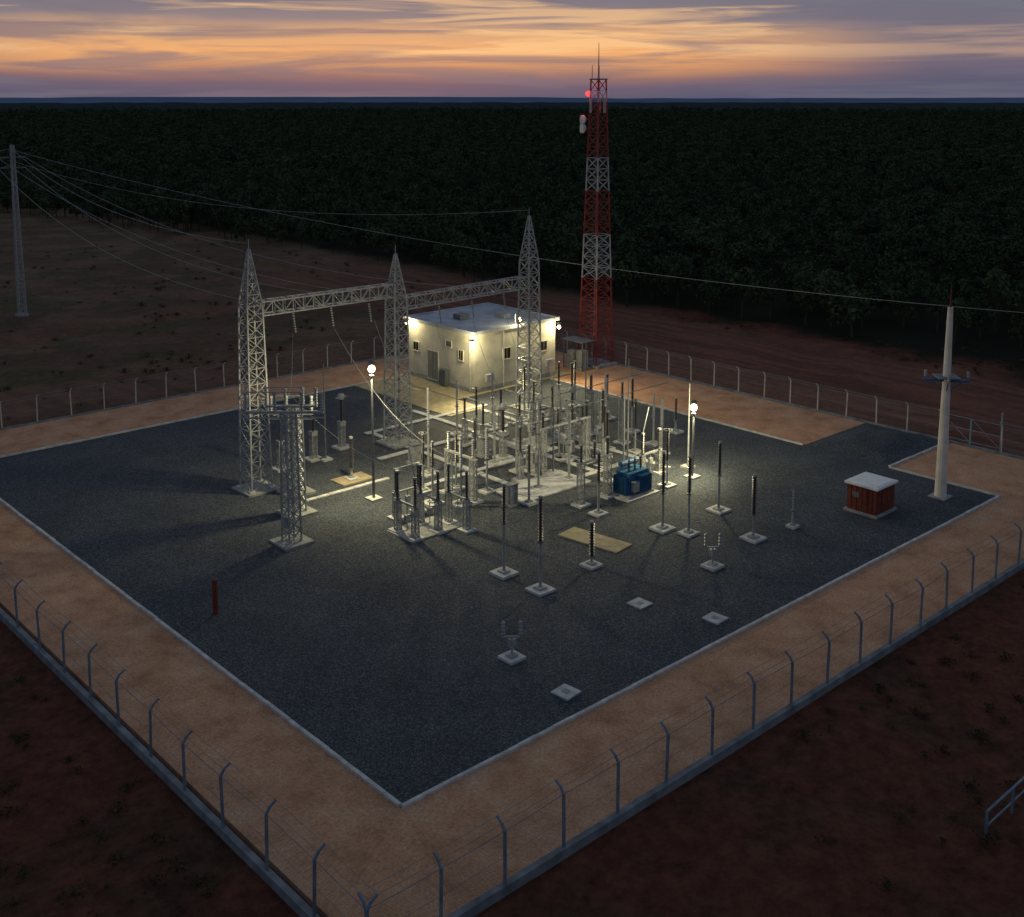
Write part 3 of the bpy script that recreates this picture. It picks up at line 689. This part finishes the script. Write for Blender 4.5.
for j in range(len(rr)-1):
    for i in range(na): fs.append((j*(na+1)+i+1,j*(na+1)+i,(j+1)*(na+1)+i,(j+1)*(na+1)+i+1))
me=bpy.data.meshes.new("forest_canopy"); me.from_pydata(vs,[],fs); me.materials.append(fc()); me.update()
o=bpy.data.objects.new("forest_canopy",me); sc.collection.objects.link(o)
M['hill']=mat("hills_haze_tint",(.13,.18,.28),1,0,.1,.001,spec=0)  # distance haze is in this bluish base colour, not in the air
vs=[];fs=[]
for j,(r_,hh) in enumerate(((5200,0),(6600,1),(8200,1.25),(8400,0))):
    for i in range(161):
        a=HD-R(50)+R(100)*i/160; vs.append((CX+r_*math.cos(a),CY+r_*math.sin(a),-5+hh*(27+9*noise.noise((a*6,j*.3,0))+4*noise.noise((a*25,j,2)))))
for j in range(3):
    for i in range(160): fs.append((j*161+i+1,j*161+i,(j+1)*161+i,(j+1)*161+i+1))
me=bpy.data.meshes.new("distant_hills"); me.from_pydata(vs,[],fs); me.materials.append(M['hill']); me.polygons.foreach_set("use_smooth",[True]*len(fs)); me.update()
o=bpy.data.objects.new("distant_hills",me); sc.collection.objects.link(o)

# ---------------------------------------------------------------- sky
w=bpy.data.worlds.new("World"); sc.world=w; w.use_nodes=True; nt=w.node_tree; N=nt.nodes;L=nt.links
bg=N["Background"]
SA=R(54)
sky=N.new("ShaderNodeTexSky"); sky.sky_type='NISHITA'; sky.sun_disc=False; sky.sun_elevation=R(1.5); sky.sun_rotation=R(90)-SA
tc=N.new("ShaderNodeTexCoord"); sp=N.new("ShaderNodeSeparateXYZ"); L.new(tc.outputs["Generated"],sp.inputs[0])
def mth(op,a,bb=None,cl=False):
    n=N.new("ShaderNodeMath"); n.operation=op; n.use_clamp=cl
    for i,v in enumerate((a,bb)):
        if v is None: continue
        if isinstance(v,(int,float)): n.inputs[i].default_value=v
        else: L.new(v,n.inputs[i])
    return n.outputs[0]
def ramp(f,els):
    r=N.new("ShaderNodeValToRGB")
    while len(r.color_ramp.elements)<len(els): r.color_ramp.elements.new(.5)
    for i,(p,c) in enumerate(els): r.color_ramp.elements[i].position=p; r.color_ramp.elements[i].color=(*c,1) if not isinstance(c,float) else (c,c,c,1)
    L.new(f,r.inputs[0]); return r.outputs[0]
def mix(f,a,bb,mode='MIX'):
    n=N.new("ShaderNodeMix"); n.data_type='RGBA'; n.blend_type=mode
    for s,v in((0,f),(6,a),(7,bb)):
        if isinstance(v,(int,float)): n.inputs[s].default_value=v
        elif isinstance(v,tuple): n.inputs[s].default_value=(*v,1)
        else: L.new(v,n.inputs[s])
    return n.outputs[2]
def cloud(sxy,sz,scale,det,seed,dist=.6):
    mp=N.new("ShaderNodeMapping"); mp.inputs["Scale"].default_value=(sxy,sxy,sz); mp.inputs["Location"].default_value=(seed,seed*.7,seed*.3); L.new(tc.outputs["Generated"],mp.inputs["Vector"])
    n=N.new("ShaderNodeTexNoise"); n.inputs["Scale"].default_value=scale; n.inputs["Detail"].default_value=det; n.inputs["Roughness"].default_value=.55; n.inputs["Distortion"].default_value=dist
    L.new(mp.outputs[0],n.inputs["Vector"]); return n.outputs["Fac"]
c1=cloud(1,12,3.2,4,3.1); c2=cloud(1,18,4.5,5,8.4)
z=mth('MAXIMUM',sp.outputs[2],0)
zd=mth('ADD',z,mth('MULTIPLY',mth('SUBTRACT',c1,.5),.02))
zz=mth('MULTIPLY',zd,5.0,True)
base=ramp(zz,[(0,(.075,.095,.165)),(.055,(.12,.105,.165)),(.095,(.26,.15,.15)),(.135,(.62,.29,.14)),(.20,(.84,.41,.17)),(.28,(.66,.37,.20)),(.34,(.25,.205,.225)),(.45,(.135,.15,.205)),(1,(.09,.11,.17))])
cool=ramp(zz,[(0,(.07,.095,.165)),(.07,(.09,.10,.165)),(.14,(.145,.12,.175)),(.24,(.20,.165,.20)),(.36,(.16,.16,.21)),(1,(.09,.11,.17))])
dt=mth('ADD',mth('MULTIPLY',sp.outputs[0],math.cos(SA)),mth('MULTIPLY',sp.outputs[1],math.sin(SA)))
sd=N.new("ShaderNodeMapRange"); sd.interpolation_type='SMOOTHSTEP'; sd.inputs[1].default_value=.89; sd.inputs[2].default_value=.98; L.new(dt,sd.inputs[0])
col=mix(sd.outputs[0],cool,base)
st=ramp(c2,[(.50,0.0),(.60,1.0)])
lowm=ramp(zz,[(.14,0.0),(.20,1.0),(.6,.5)])
col=mix(mth('MULTIPLY',mth('MULTIPLY',st,lowm),.75),col,mix(sd.outputs[0],(.46,.30,.23),(.95,.57,.27)))
dk=ramp(cloud(1,15,3.3,5,15.2),[(.49,0.0),(.60,1.0)])
col=mix(mth('MULTIPLY',dk,.65),col,(.15,.14,.195))
zen=ramp(z,[(.1,0.0),(.4,1.0)])
col=mix(zen,col,(.135,.17,.23))
sk=mix(1.0,sky.outputs[0],(.003,.003,.003),'MULTIPLY')
col=mix(1.0,col,sk,'ADD')
L.new(col,bg.inputs["Color"]); bg.inputs["Strength"].default_value=1.0
s=bpy.data.lights.new("sun",'SUN'); s.energy=.03; s.angle=R(12); s.color=(1,.62,.38)
so=bpy.data.objects.new("sun",s); sc.collection.objects.link(so)
d=Vector((math.cos(SA)*math.cos(R(6)),math.sin(SA)*math.cos(R(6)),math.sin(R(6)))); so.rotation_euler=d.to_track_quat('Z','Y').to_euler(); so.location=(0,0,60)
# ---------------------------------------------------------------- camera
cam=bpy.data.cameras.new("camera"); co=bpy.data.objects.new("camera",cam); sc.collection.objects.link(co)
co.location=(CX,CY,27); co.rotation_euler=(R(82),0,R(47.7-90)); cam.sensor_width=36; cam.lens=1130/1024*36; cam.shift_y=(256.8-458.5)/1024
cam.clip_start=.5; cam.clip_end=30000; sc.camera=co
sc.view_settings.view_transform='Standard'; sc.view_settings.look='None'; sc.view_settings.exposure=0
